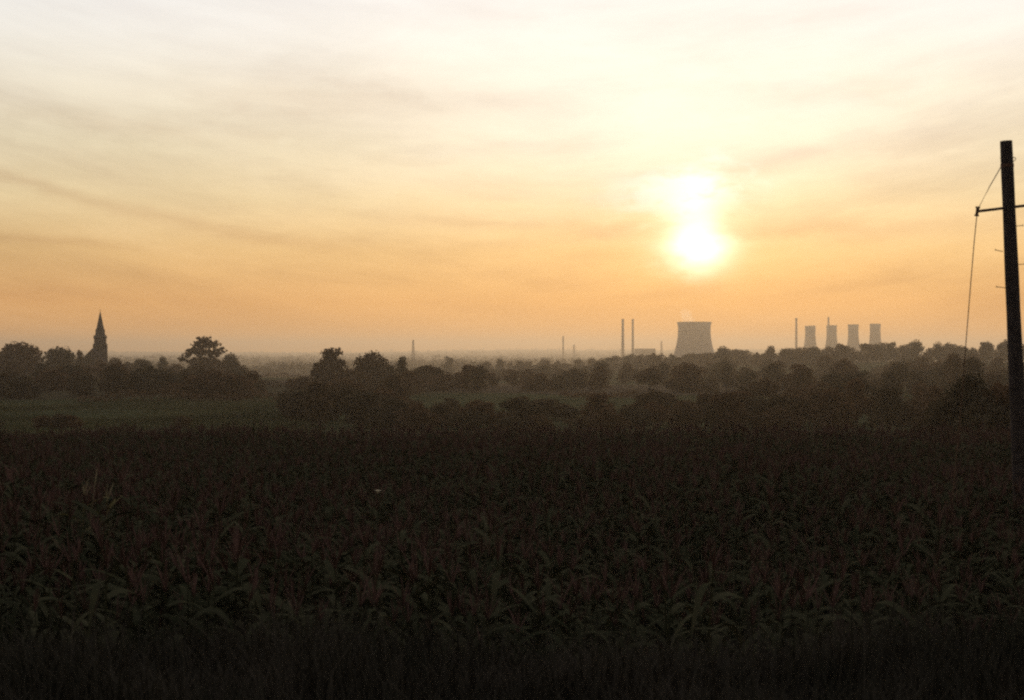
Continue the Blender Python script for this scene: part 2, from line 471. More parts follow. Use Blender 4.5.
tree(893, 361, 24, 640, 'full', 'dark bumpy tree clump standing out below the rightmost small cooling tower')
tree(913, 362, 20, 640, 'full', 'dark round tree to the right of the clump below the rightmost cooling tower')
wood(890, 1040, 18, 520, 800, 8, 14, 28, ['full', 'bush'],
    'dark tree behind the stay wire and the leaning pole', 'trees behind the pole')
wood(650, 800, 11, 400, 520, 4, 11, 28, ['bush', 'full', 'tall', 'round'],
    'dark tree in the wood below the gap between the big and small cooling towers', 'nearer wood below the cooling towers')
wood(950, 1085, 8, 114, 138, 5.2, 7.4, 66, ['bush', 'bush', 'full'],
    'tall dark scrub on the field margin behind the foot of the leaning pole', 'scrub behind the leaning pole')
wood(800, 1060, 24, 340, 540, 4, 12, 32, ['bush', 'full', 'full', 'tall', 'round'],
    'dark tree in the nearer wood on the right', 'nearer wood on the right')
wood(520, 720, 17, 212, 265, 2.5, 5.5, 40, ['bush', 'bush', 'full', 'tall', 'round'],
    'almost black thicket just beyond the maize crest below the big cooling tower', 'thickets beyond the maize crest, below the big tower')
wood(720, 1080, 44, 214, 330, 3.5, 8.0, 40, ['bush', 'bush', 'full', 'tall', 'round'],
    'almost black thicket just beyond the maize crest on the right', 'thickets beyond the maize crest, right of centre')

# hedges: long things of their own
def hedge(pxs, D, h, name_label, step=0.5):
    pts = [(at(px, d), d) for px, d in zip(pxs, D)]
    r = np.random.default_rng(int(pxs[0]*7+D[0]))
    P = []
    for (xa, ya), (xb, yb) in zip(pts[:-1], pts[1:]):
        L = math.hypot(xb-xa, yb-ya); n = int(L*26)
        t = r.random(n)
        x = xa+(xb-xa)*t; y = ya+(yb-ya)*t
        P.append(np.stack([x + r.normal(0, .45, n), y + r.normal(0, .45, n)], 1))
    P = np.concatenate(P); n = len(P)
    hh = h*(0.8 + 0.25*np.sin(P[:, 0]*0.21) + 0.15*np.sin(P[:, 0]*0.63+1))
    z = ground_z(P[:, 0], P[:, 1]) + hh*r.random(n)**0.7
    c = np.column_stack([P, z])
    x0, y0 = pts[0]; org = np.array([x0, y0, gz(x0, y0)])
    c -= org
    a = r.normal(size=(n, 3)); a /= np.linalg.norm(a, axis=1)[:, None]
    b = np.cross(a, r.normal(size=(n, 3))); b /= np.linalg.norm(b, axis=1)[:, None]
    s = r.uniform(.18, .42, (n, 1)); a *= s; b *= s*.7
    v = np.stack([c-a, c-b, c+a, c+b], 1).reshape(-1, 3)
    me = mesh_np('hedge', v, np.arange(4*n).reshape(n, 4))
    o = obj('hedge', me, M['leaf'], loc=tuple(org))
    tag(o, name_label, 'hedge')
hedge([80, 180, 290], [322, 330, 326], 2.6, 'dark hedge along the far side of the green pasture')
hedge([238, 330], [470, 455], 2.4, 'purplish hedge below the small sloping field right of the spreading tree')
hedge([560, 640], [372, 366], 2.0, 'low hedge behind the small pale field in the central hollow')
hedge([240, 330], [880, 850], 3.0, 'hazy hedge along the top of the sloping field left of the capped tree')

# far-off woods that read as one mass
def far_wood(name, label, specs, seed):
    r = np.random.default_rng(seed)
    C, S = [], []
    for (px0, px1, D0, D1, h, n) in specs:
        px = r.uniform(px0, px1, n); D = r.uniform(D0, D1, n)
        x = (px-512)/F*D
        g = ground_z(x, D)
        hh = h*(0.65 + 0.35*np.sin(x/47.)*np.sin(x/19.+D/60.) + 0.35*r.random(n))
        m = 16
        for k in range(m):
            C.append(np.stack([x + r.normal(0, h*.35, n), D + r.normal(0, h*.35, n), g + hh*(0.05+0.95*r.random(n)**.8)], 1))
            S.append(np.full(n, h*.2))
    c = np.concatenate(C); s = np.concatenate(S)[:, None]; n = len(c)
    a = r.normal(size=(n, 3)); a /= np.linalg.norm(a, axis=1)[:, None]
    b = np.cross(a, r.normal(size=(n, 3))); b /= np.linalg.norm(b, axis=1)[:, None]
    s = s*r.uniform(.6, 1.3, (n, 1)); a *= s; b *= s*.7
    v = np.stack([c-a, c-b, c+a, c+b], 1).reshape(-1, 3)
    o = obj(name, mesh_np(name, v, np.arange(4*n).reshape(n, 4)), M['leaf'])
    tag(o, label, 'woodland', kind='stuff')
far_wood('valley_woodland', 'grey tree belts in the haze across the valley floor',
         [(-250, 700, 1550, 1650, 11, 260), (-300, 1000, 1950, 2080, 12, 320), (350, 760, 2500, 2600, 12, 220), (-400, 1400, 2950, 3120, 13, 520), (600, 1500, 1500, 1600, 12, 300)], 3)
far_wood('horizon_woodland', 'faint woods fading into the haze along the horizon',
         [(-500, 1500, 4100, 4250, 14, 700), (-500, 1500, 5600, 5800, 16, 800), (-500, 1500, 7800, 8100, 17, 800), (-500, 1500, 11000, 11400, 18, 900)], 4)

# ------------------------------------------------------------------ power stations
def cooling_tower(px_l, px_r, ytop, base_px, D, label, group=None, col=True):
    px = (px_l+px_r)/2; x = at(px, D); g = gz(x, D)
    H = top_z(ytop, D) - g
    rt = (px_r-px_l)/2/F*D; rb = base_px/2/F*D
    root = empty('cooling_tower', (x, D, g)); tag(root, label, 'cooling tower', group)
    legh = H*0.06
    zt = 0.80; rw = rt*0.965
    k = math.sqrt((rb/rw)**2-1)
    prof = []
    for i in range(25):
        t = i/24; zz = legh + (H*0.97-legh)*t
        u = (t-zt)/zt
        if u < 0: r_ = rw*math.sqrt(1+(k*u)**2)
        else: r_ = rw*(1+(rt/rw-1)*(u/((1-zt)/zt))**2)
        prof.append((r_, zz))
    inner = [(r_-H*0.008, zz) for r_, zz in reversed(prof)]
    bm = bmesh.new(); add_lathe(bm, prof+inner, 56)
    bm_obj('shell', bm, M['concrete'], root, smooth=True)
    bm = bmesh.new()
    add_lathe(bm, [(rt*1.0, H*0.955), (rt*1.022, H*0.965), (rt*1.022, H), (rt*0.975, H), (rt*0.975, H*.972)], 56)
    bm_obj('rim', bm, M['concrete_dark'], root)
    bm = bmesh.new()
    for i in range(28):
        a0 = 2*math.pi*i/28; a1 = a0+math.pi/28; a2 = a0+2*math.pi/28
        rb2 = rb*1.02
        pm = (rb*math.cos(a1), rb*math.sin(a1), legh)
        for a in (a0, a2):
            add_tube(bm, [(rb2*math.cos(a), rb2*math.sin(a), -1.0), pm], H*0.006, 5)
    bm_obj('support_legs', bm, M['concrete'], root)
    bm = bmesh.new(); add_lathe(bm, [(rb*1.05, -1.0), (rb*1.05, legh*0.28), (rb*1.03, legh*0.28), (rb*1.03, -1.0)], 56)
    bm_obj('basin', bm, M['concrete_dark'], root)
    return root

def chimney(px, ytop, w0, D, mat, label, group=None, band=True):
    x = at(px, D); g = gz(x, D); H = top_z(ytop, D)-g
    rt = w0/2/F*D
    root = empty('chimney', (x, D, g)); tag(root, label, 'chimney', group)
    bm = bmesh.new()
    add_lathe(bm, [(rt*1.45, -1), (rt*1.4, H*.05), (rt*1.12, H*.55), (rt, H*.965), (rt*.8, H*.965), (rt*.8, H*.9)], 28, close_top=True)
    bm_obj('stack', bm, mat, root, smooth=False)
    bm = bmesh.new()
    add_lathe(bm, [(rt*1.0, H*.95), (rt*1.14, H*.956), (rt*1.14, H*.99), (rt*1.02, H), (rt*.7, H), (rt*.7, H*.95)], 28)
    bm_obj('cap', bm, M['concrete_dark'], root)
    return root

cooling_tower(677.5, 711, 322, 45.5, 3600, 'huge broad concrete cooling tower standing alone under the sun')
for (l, r_, yt, lab) in ((805, 815.5, 325.8, 'small cooling tower next to the reddish chimney, leftmost of the row of four'),
                         (826.5, 836.8, 325.3, 'small cooling tower with a chimney rising behind its left rim'),
                         (848, 858.5, 324.4, 'small cooling tower third along the row, right of the one hiding a chimney'),
                         (869.8, 880.5, 323.8, 'small cooling tower at the right end of the row of four')):
    cooling_tower(l, r_, yt, 18.0, 4000, lab, 'row of four small cooling towers')
chimney(622.8, 319, 2.3, 3500, M['concrete_dark'], 'thicker tall chimney on the left of the tall pair', 'pair of tall chimneys')
chimney(632.8, 319, 1.9, 3650, M['concrete_dark'], 'slimmer tall chimney on the right of the tall pair', 'pair of tall chimneys')
chimney(563.2, 336, 1.4, 4300, M['concrete_dark'], 'single thin short chimney left of the tall pair')
chimney(796.3, 318, 2.0, 3950, M['brick'], 'reddish chimney left of the four small cooling towers')
chimney(828.5, 317, 1.7, 4150, M['brick'], 'chimney showing above the second small cooling tower')

def turbine_hall():
    D = 3800; x = at(645, D); g = gz(x, D); H = top_z(348.6, D)-g
    w = 20/F*D
    root = empty('turbine_hall', (x, D, g)); tag(root, 'long low power station hall between the tall chimneys and the big cooling tower', 'building')
    bm = bmesh.new(); add_box(bm, (0, 0, H*.46-1), (w, 34, H*.92+2)); bm_obj('wall', bm, M['cladding'], root)
    bm = bmesh.new()
    vs = [bm.verts.new(p) for p in ((-w*.51, -18, H*.925), (w*.51, -18, H*.925), (w*.51, 18, H*.925), (-w*.51, 18, H*.925), (-w*.51, 0, H), (w*.51, 0, H))]
    for f in ((0, 1, 5, 4), (2, 3, 4, 5), (0, 4, 3), (1, 2, 5), (3, 2, 1, 0)): bm.faces.new([vs[i] for i in f])
    bm_obj('roof', bm, M['slate'], root)
    for i in range(7):
        bm = bmesh.new(); add_box(bm, (-w*.42+i*w*.14, -17.05, H*.55), (w*.07, .3, H*.5)); bm_obj('window', bm, M['concrete_dark'], root)
turbine_hall()

def lattice_mast(px, ytop, D, wpx, label, arms=True):
    x = at(px, D); g = gz(x, D); H = top_z(ytop, D)-g; w = wpx/F*D
    root = empty('lattice_mast', (x, D, g), 0.4); tag(root, label, 'mast')
    bm = bmesh.new()
    for sx in (-1, 1):
        for sy in (-1, 1):
            add_tube(bm, [(sx*w/2, sy*w/2, -.5), (sx*w*.18, sy*w*.18, H*.7), (sx*w*.06, sy*w*.06, H)], w*.05, 5)
    nb = 9
    for i in range(nb):
        z0 = H*i/nb; z1 = H*(i+1)/nb
        k0 = w/2*(1-.64*min(1, z0/(H*.7))); k1 = w/2*(1-.64*min(1, z1/(H*.7)))
        for s in (-1, 1):
            add_tube(bm, [(-k0, s*k0, z0), (k1, s*k1, z1)], w*.03, 4); add_tube(bm, [(s*k0, k0, z0), (s*k1, -k1, z1)], w*.03, 4)
    bm_obj('lattice', bm, M['steel'], root)
    if arms:
        for zf, L in ((.70, .85), (.82, 1.0), (.93, .7)):
            bm = bmesh.new(); add_tube(bm, [(-w*L, 0, H*zf), (0, 0, H*zf+w*.1), (w*L, 0, H*zf)], [w*.03, w*.07, w*.03], 5)
            bm_obj('cross_arm', bm, M['steel'], root)
lattice_mast(413.2, 340, 2400, 4.0, 'thin faint mast in the haze right of the middle clump', False)
lattice_mast(574, 344.5, 4200, 3.0, 'tiny faint mast just right of the single thin chimney')
lattice_mast(661.5, 341, 3700, 2.5, 'tiny faint mast just left of the big cooling tower')

# ------------------------------------------------------------------ church
def church():
    D = 800; x = at(100.2, D); g = gz(x, D)
    zt = top_z(338.2, D)-g; za = top_z(310.8, D)-g; zr = top_z(348.5, D)-g
    root = empty('church', (x, D, g), rad(0)); tag(root, 'dark stone village church with a tall pointed spire among trees', 'church')
    rz = rad(14)
    hw = 12.8/F*D/2/1.12
    R = Matrix.Rotation(rz, 4, 'Z')
    bm = bmesh.new()
    for z0, z1, s in ((-1, zt*.55, 1.20), (zt*.55, zt*.86, 1.10), (zt*.86, zt, 1.0)):
        add_box(bm, (0, 0, (z0+z1)/2), (2*hw*s, 2*hw*s, z1-z0), rz)
    for sx in (-1, 1):
        for sy in (-1, 1):
            for zz, ss in ((zt*.55, 1.2), (zt*.84, .9)):
                p = R @ Vector((sx*hw*1.06, sy*hw*1.06, zz/2-.5)); add_box(bm, p, (ss, ss, zz+1), rz)
    bm_obj('tower', bm, M['stone'], root)
    bm = bmesh.new()
    for sx, sy, lx, ly in ((0, -1, 2*hw+.25, .3), (0, 1, 2*hw+.25, .3), (-1, 0, .3, 2*hw-.35), (1, 0, .3, 2*hw-.35)):
        p = R @ Vector((sx*(hw-.03), sy*(hw-.03), zt+.35)); add_box(bm, p, (lx, ly, .9), rz)
    bm_obj('parapet', bm, M['stone'], root)
    sp = bmesh.new()
    sb = hw*1.04
    prof = [(sb*1.0, zt-.1), (sb*.99, zt+.6)] + [(sb*(1-t)*.98+.06, zt+(za-zt)*t) for t in (.2, .4, .6, .8, .985)]
    add_lathe(sp, prof, 8, close_top=True, close_bottom=True, rot=rad(22.5)+rz)
    spo = bm_obj('spire', sp, M['stone'], root)
    bm = bmesh.new(); add_tube(bm, [(0, 0, za-1), (0, 0, za+1.1)], [.12, .05], 6); add_box(bm, (0, 0, za+.45), (.9, .1, .1))
    bmesh.ops.create_uvsphere(bm, u_segments=8, v_segments=6, radius=.2, matrix=Matrix.Translation((0, 0, za-.7)))
    bm_obj('weathervane', bm, M['iron'], spo)
    for k in range(4):
        a = rz + k*math.pi/2 - math.pi/2
        bm = bmesh.new(); d = Vector((math.cos(a), math.sin(a), 0))
        zb = zt+4.0; rr = sb*.70
        add_box(bm, d*rr+Vector((0, 0, zb)), (.5, .45, 1.0), a)
        add_tube(bm, [d*rr+Vector((0, 0, zb+.5)), d*rr*.92+Vector((0, 0, zb+1.2))], [.33, .03], 4)
        bm_obj('lucarne', bm, M['stone'], spo)
    for sx in (-1, 1):
        for sy in (-1, 1):
            bm = bmesh.new(); p = R @ Vector((sx*hw*1.0, sy*hw*1.0, 0))
            add_box(bm, p+Vector((0, 0, zt+.4)), (.6, .6, 1.1), rz)
            add_tube(bm, [p+Vector((0, 0, zt+.95)), p+Vector((0, 0, zt+1.7))], [.36, .03], 4)
            bm_obj('pinnacle', bm, M['stone'], root)
    for k in range(4):
        a = rz+k*math.pi/2; d = Vector((math.cos(a), math.sin(a), 0)); s = Vector((-d.y, d.x, 0))
        for o_ in (-.9, .9):
            bm = bmesh.new(); c = d*(hw*1.10+.02)+s*o_
            pr = [(-.5, zt*.61), (.5, zt*.61), (.5, zt*.77), (.32, zt*.81), (0, zt*.84), (-.32, zt*.81), (-.5, zt*.77)]
            fr = [bm.verts.new(c+s*u+Vector((0, 0, z))+d*.06) for u, z in pr]; bk = [bm.verts.new(c+s*u+Vector((0, 0, z))-d*.2) for u, z in pr]
            bm.faces.new(fr); bm.faces.new(list(reversed(bk)))
            for i in range(len(pr)): bm.faces.new((fr[i], bk[i], bk[(i+1) % len(pr)], fr[(i+1) % len(pr)]))
            bm_obj('belfry_opening', bm, M['dark_opening'], root)
    # nave: runs from the tower towards the viewer's left
    na = rad(-77)      # axis direction
    ax = Vector((math.cos(na), math.sin(na), 0)); sd = Vector((-ax.y, ax.x, 0))
    def prism(c0, L, half, wall, ridge, nm, nr, eave=.4):
        bm = bmesh.new(); add_box(bm, c0+ax*(L/2)+Vector((0, 0, wall/2-.5)), (L, half*2, wall+1), na); 
        gv = []
        for t in (0, L):
            gv.append([bm.verts.new(c0+ax*t+sd*(half*s_)+Vector((0, 0, z))) for s_, z in ((-1, wall+.003), (1, wall+.003), (0, ridge))])
        bm.faces.new(gv[0]); bm.faces.new(list(reversed(gv[1])))
        w_ = bm_obj(nm, bm, M['stone'], root)
        bm = bmesh.new(); rv = []
        for t in (-.15, L+.3):
            rv.append([bm.verts.new(c0+ax*t+sd*(half*s_*1.06)+Vector((0, 0, z))) for s_, z in ((-1, wall-.2), (0, ridge+.12), (1, wall-.2), (1, wall+.15), (0, ridge+.5), (-1, wall+.15))])
        for i in range(6): bm.faces.new((rv[0][i], rv[0][(i+1) % 6], rv[1][(i+1) % 6], rv[1][i]))
        for r0 in rv:
            bm.faces.new((r0[0], r0[1], r0[4], r0[5])); bm.faces.new((r0[1], r0[2], r0[3], r0[4]))
        bm_obj(nr, bm, M['slate'], root)
    c0 = ax*(hw*1.25) + sd*(-2.9)
    prism(c0, 20, 6.2, zr-7.2, zr-.5, 'nave', 'nave_roof')
    prism(c0+ax*20.4, 9, 4.2, zr-8.5, zr-3.8, 'chancel', 'chancel_roof')
    for i in range(5):
        for s_ in (-1, 1):
            bm = bmesh.new(); add_box(bm, c0+ax*(2.6+i*3.7)+sd*(s_*6.22)+Vector((0, 0, 4.0)), (1.3, .12, 3.4), na)
            bm_obj('window', bm, M['dark_opening'], root)
church()

# ------------------------------------------------------------------ maize field
def maize_variants(n_var, leaves, seg, h, seed, tass=7, low=0.25):
    out = []
    for s in range(n_var):
        r = np.random.default_rng(seed+s)
        V, Fq, Mi = [], [], []
        def quad_strip(pts, side, w, mi):
            base = sum(len(v) for v in V)
            vv = np.concatenate([pts - side*w[:, None], pts + side*w[:, None]])
            m = len(pts); V.append(vv)
            for i in range(m-1):
                Fq.append((base+i, base+i+1, base+m+i+1, base+m+i)); Mi.append(mi)
        # stalk: two crossed strips
        zs = np.array([-.05, h*.5, h*.97])
        for a in (0, 1.57):
            quad_strip(np.stack([np.zeros(3), np.zeros(3), zs], 1), np.array([math.cos(a), math.sin(a), 0.]), np.array([.014, .012, .005]), 0)
        az = r.uniform(0, 6.28)
        for i in range(leaves):
            z0 = h*(low + (0.92-low)*(i+.3)/leaves); a = az + (math.pi if i % 2 else 0) + r.normal(0, .45)
            L = r.uniform(.55, .85)*(1-.35*abs((i/leaves)-.45)); t = np.linspace(0, 1, seg+1)
            rise = r.uniform(.35, .75); droop = r.uniform(.35, 1.05)
            rr = L*(t*.9-.18*t**3); zz = z0 + L*(rise*t - droop*t**2.2)
            p = np.stack([rr*math.cos(a), rr*math.sin(a), zz], 1)
            side = np.array([-math.sin(a), math.cos(a), r.uniform(-.35, .35)])
            w = .042*np.array([.55 + 1.5*tt - 2.05*tt**2 if tt < .999 else .0 for tt in t])
            quad_strip(p, side, np.maximum(w, .002), 0)
        for i in range(tass):
            a = r.uniform(0, 6.28); t = np.linspace(0, 1, 3); L = r.uniform(.16, .30); sp = 0 if i == 0 else r.uniform(.25, .7)
            p = np.stack([L*sp*t*math.cos(a), L*sp*t*math.sin(a), h*.95 + L*(t*1.1-.35*sp*t**2)], 1)
            quad_strip(p, np.array([-math.sin(a), math.cos(a), .1]), np.array([.006, .008, .003]), 1)
        out.append((np.concatenate(V), np.array(Fq), np.array(Mi)))
    return out

def scatter_plants(variants, P, rz, sc, zoff=None):
    VV, FF, MM = [], [], []; base = 0
    kv = rng.integers(0, len(variants), len(P))
    for k, (v, f, mi) in enumerate(variants):
        sel = np.where(kv == k)[0]; n = len(sel)
        if n == 0: continue
        c, s = np.cos(rz[sel])[:, None], np.sin(rz[sel])[:, None]
        lx = rng.normal(0, .05, (n, 1)); ly = rng.normal(0, .05, (n, 1))
        x = v[None, :, 0]*c - v[None, :, 1]*s + lx*v[None, :, 2]
        y = v[None, :, 0]*s + v[None, :, 1]*c + ly*v[None, :, 2]
        z = np.repeat(v[None, :, 2], n, 0)
        W = np.stack([x, y, z], -1)*sc[sel][:, None, None] + P[sel][:, None, :]
        VV.append(W.reshape(-1, 3)); m = len(v)
        FF.append((f[None] + base + (np.arange(n)*m)[:, None, None]).reshape(-1, 4)); MM.append(np.tile(mi, n)); base += n*m
    return np.concatenate(VV), np.concatenate(FF), np.concatenate(MM)

def build_maize():
    parts = []; base = 0
    for (y0, y1, rs, ps, leaves, seg, low, tass, sc0) in ((13.6, 32, .72, .21, 10, 5, .2, 7, 1.0), (32, 56, .74, .26, 7, 3, .42, 6, 1.0), (56, 98, .85, .42, 6, 2, .5, 8, 1.08)):
        var = maize_variants(7, leaves, seg, 1.55, int(y0*10), tass, low)
        half = y1*.40+6
        R_ = half+(y1-y0)
        ux = np.arange(-R_, R_, rs); uy = np.arange(-R_, R_, ps)
        U, W = np.meshgrid(ux, uy)
        X = U*math.cos(1.05)-W*math.sin(1.05); Y = U*math.sin(1.05)+W*math.cos(1.05)+(y0+y1)/2
        X = X + .10*rng.normal(size=X.shape); Y = Y + .07*rng.normal(size=Y.shape)
        x, y = X.ravel(), Y.ravel()
        gap = np.sin(x*.35+np.sin(y*.21)*2)*np.sin(y*.27+np.cos(x*.19)*2)
        keep = (np.abs(x) < y*.40+6) & (gap < .90) & (y > y0) & (y < y1) & (rng.random(len(x)) < .93)
        # gaps and lodged patches
        x, y = x[keep], y[keep]
        z = ground_z(x, y)
        sc = sc0*(0.93 + .10*np.sin(x*.31+y*.17) + .07*np.sin(x*.9-y*.5) + rng.normal(0, .11, len(x)))
        v, f, mi = scatter_plants(var, np.column_stack([x, y, z]), rng.uniform(0, 6.28, len(x)), sc)
        parts.append((v, f+base, mi)); base += len(v)
    v = np.concatenate([p[0] for p in parts]); f = np.concatenate([p[1] for p in parts]); mi = np.concatenate([p[2] for p in parts])
    o = obj('maize_crop', mesh_np('maize_crop', v, f, mi), [M['maize_leaf'], M['maize_dry']])
    tag(o, 'dark field of tall leafy maize with brown tassels', 'crop', kind='stuff')
    print('maize faces', len(f))
build_maize()

def single_maize(px, py, D, rz, label, seed, yellow=True):
    """a maize plant that stands out of the crop: stalk, leaves and tassel as parts"""
    x = at(px, D); g = gz(x, D); h = top_z(py, D)-g
    root = empty('maize_plant', (x, D, g), rz); tag(root, label, 'maize plant')
    r = random.Random(seed)
    bm = bmesh.new(); add_tube(bm, [(0, 0, -.05), (.01, 0, h*.5), (0.03, 0, h*.9)], [.016, .013, .006], 6); bm_obj('stalk', bm, M['maize_yellow'] if yellow else M['straw'], root)
    for i in range(7):
        bm = bmesh.new(); a = (math.pi if i % 2 else 0)+r.gauss(0, .4); L = r.uniform(.55, .85); z0 = h*(.3+.5*i/6)
        rise = r.uniform(.5, .9); droop = r.uniform(.3, .9); prev = None
        for j in range(7):
            t = j/6; rr = L*(t*.85-.2*t**3); zz = z0+L*(rise*t-droop*t**2.2); w = max(.002, .045*(.5+1.6*t-2.1*t*t))
            c = Vector((rr*math.cos(a), rr*math.sin(a), zz)); s = Vector((-math.sin(a), math.cos(a), .2))
            cur = (bm.verts.new(c-s*w), bm.verts.new(c-Vector((0, 0, w*.4))), bm.verts.new(c+s*w))
            if prev:
                bm.faces.new((prev[0], prev[1], cur[1], cur[0])); bm.faces.new((prev[1], prev[2], cur[2], cur[1]))
            prev = cur
        bm_obj('leaf', bm, M['maize_yellow'] if yellow or i > 4 else M['maize_leaf'], root)
    bm = bmesh.new()
    for i in range(6):
        a = r.uniform(0, 6.28); sp = 0 if i == 0 else r.uniform(.2, .5); L = r.uniform(.2, .32)
        add_tube(bm, [(.03, 0, h*.88), (.03+L*sp*.6*math.cos(a), L*sp*.6*math.sin(a), h*.88+L*.6), (.03+L*sp*math.cos(a), L*sp*math.sin(a), h*.88+L*.95)], [.006, .006, .003], 4)
    bm_obj('tassel', bm, M['straw'], root)
single_maize(82, 482, 22.0, .4, 'yellowing maize plant with pale leaves standing out of the dark crop at the left', 2)
single_maize(106, 486, 22.6, 1.2, 'yellow-green maize plant just right of the yellowing one', 5)

def grass_stalk(px, py, D, lean, label):
    x = at(px, D); g = gz(x, D); h = top_z(py, D)-g
    root = empty('grass_stalk', (x, D, g)); tag(root, label, 'grass stalk')
    bm = bmesh.new(); add_tube(bm, [(0, 0, -.03), (lean*.3, 0, h*.5), (lean, 0, h*.9)], [.006, .005, .004], 5); bm_obj('stem', bm, M['straw'], root)
    bm = bmesh.new(); add_tube(bm, [(lean, 0, h*.89), (lean*1.12, 0, h*.94), (lean*1.25, 0, h)], [.004, .011, .003], 6); bm_obj('seed_head', bm, M['straw'], root)
grass_stalk(84, 468, 21.5, .16, 'pale dead grass stalk leaning right above the yellowing maize plant')

def wildflower(px, py, D, label):
    x = at(px, D); g = gz(x, D); h = top_z(py, D)-g
    root = empty('wildflower', (x, D, g)); tag(root, label, 'flower')
    bm = bmesh.new(); add_tube(bm, [(0, 0, -.05), (.02, 0, h*.5), (0, 0, h*.98)], [.008, .007, .005], 6); bm_obj('stem', bm, M['maize_leaf'], root)
    bm = bmesh.new()
    for k in range(11):
        a = 2*math.pi*k/11; d = Vector((math.cos(a), math.sin(a), 0)); s = Vector((-d.y, d.x, 0))*.016
        c = Vector((0, 0, h))
        vs = [bm.verts.new(c+d*.01), bm.verts.new(c+d*.035-s+Vector((0, 0, .018))), bm.verts.new(c+d*.062+Vector((0, 0, .028))), bm.verts.new(c+d*.035+s+Vector((0, 0, .018)))]
        bm.faces.new(vs)
    bmesh.ops.create_uvsphere(bm, u_segments=8, v_segments=6, radius=.026, matrix=Matrix.Translation((0, 0, h+.01)))
    bm_obj('flower_head', bm, M['petal'], root)
wildflower(378, 492, 22, 'single pale flower head in the dark crop, left of centre')

# rough grass on the bank in front of the crop
def build_grass():
    y = np.concatenate([5.2+8.6*rng.random(80000)**.9, rng.uniform(2.5, 13.8, 16000)])
    n = len(y)
    x = np.concatenate([rng.uniform(-1, 1, 80000)*(y[:80000]*.42+1.0), rng.uniform(-11, 11, 16000)])
    clump = .6+.5*np.sin(x*2.3+np.sin(y*1.7)*1.5)*np.sin(y*2.1+x)
    h = (.18+.40*rng.random(n)**1.6)*np.clip(clump, .35, 1.2)*np.interp(y, [5, 9, 12, 14], [.8, 1, 1.25, 1.6])
    h = np.where(rng.random(n) < .02, h*2.0, h)
    z = ground_z(x, y)
    a = rng.uniform(0, 6.28, n); ln = rng.uniform(.1, .7, n)*h
    d = np.stack([np.cos(a), np.sin(a), 0*a], 1); s = np.stack([-np.sin(a), np.cos(a), 0*a], 1)
    w = rng.uniform(.002, .0055, n)[:, None]
    b = np.column_stack([x, y, z-.02])
    up = np.array([0, 0, 1.])
    m_ = b + d*(ln*.35)[:, None] + up*(h*.6)[:, None]; t = b + d*ln[:, None] + up*(h*(1-.25*rng.random(n)))[:, None]
    v = np.stack([b-s*w, b+s*w, m_+s*w*.8, m_-s*w*.8, t+s*w*.15, t-s*w*.15], 1).reshape(-1, 3)
    i = np.arange(n)[:, None]*6
    f = np.concatenate([i+np.array([[0, 1, 2, 3]]), i+np.array([[3, 2, 4, 5]])])
    o = obj('rough_grass', mesh_np('rough_grass', v, f), M['grass'])
    tag(o, 'rough dark grass on the bank in front of the maize', 'grass', kind='stuff')
build_grass()

def build_pasture():
    n = 26000
    r = np.random.default_rng(77)
    y = 1/r.uniform(1/335., 1/203., n); px = r.uniform(-30, 320, n); x = (px-512)/F*y
    keep = (np.sin(x*.11+y*.05)+np.sin(x*.043-y*.09+1)+r.normal(0, .7, n)) > -.3
    x, y = x[keep], y[keep]; n = len(x)
    h = r.uniform(.12, .38, n)*(1+.6*(r.random(n) < .06)); w = r.uniform(.15, .5, n)
    z = ground_z(x, y)-.03; a = r.uniform(0, 6.28, n)
    s_ = np.stack([np.cos(a), np.sin(a), 0*a], 1); b = np.column_stack([x, y, z]); up = np.zeros((n, 3)); up[:, 2] = h
    ln = r.normal(0, .12, (n, 3)); ln[:, 2] = 0
    v = np.stack([b-s_*w[:, None]*.7, b+s_*w[:, None]*.7, b+s_*w[:, None]+up*.9+ln, b-s_*w[:, None]*.8+up+ln], 1).reshape(-1, 3)
    o = obj('pasture_grass', mesh_np('pasture_grass', v, np.arange(4*n).reshape(n, 4)), M['pasture'])
    tag(o, 'tufted olive grass of the pasture on the left beyond the maize', 'grass', kind='stuff')
build_pasture()

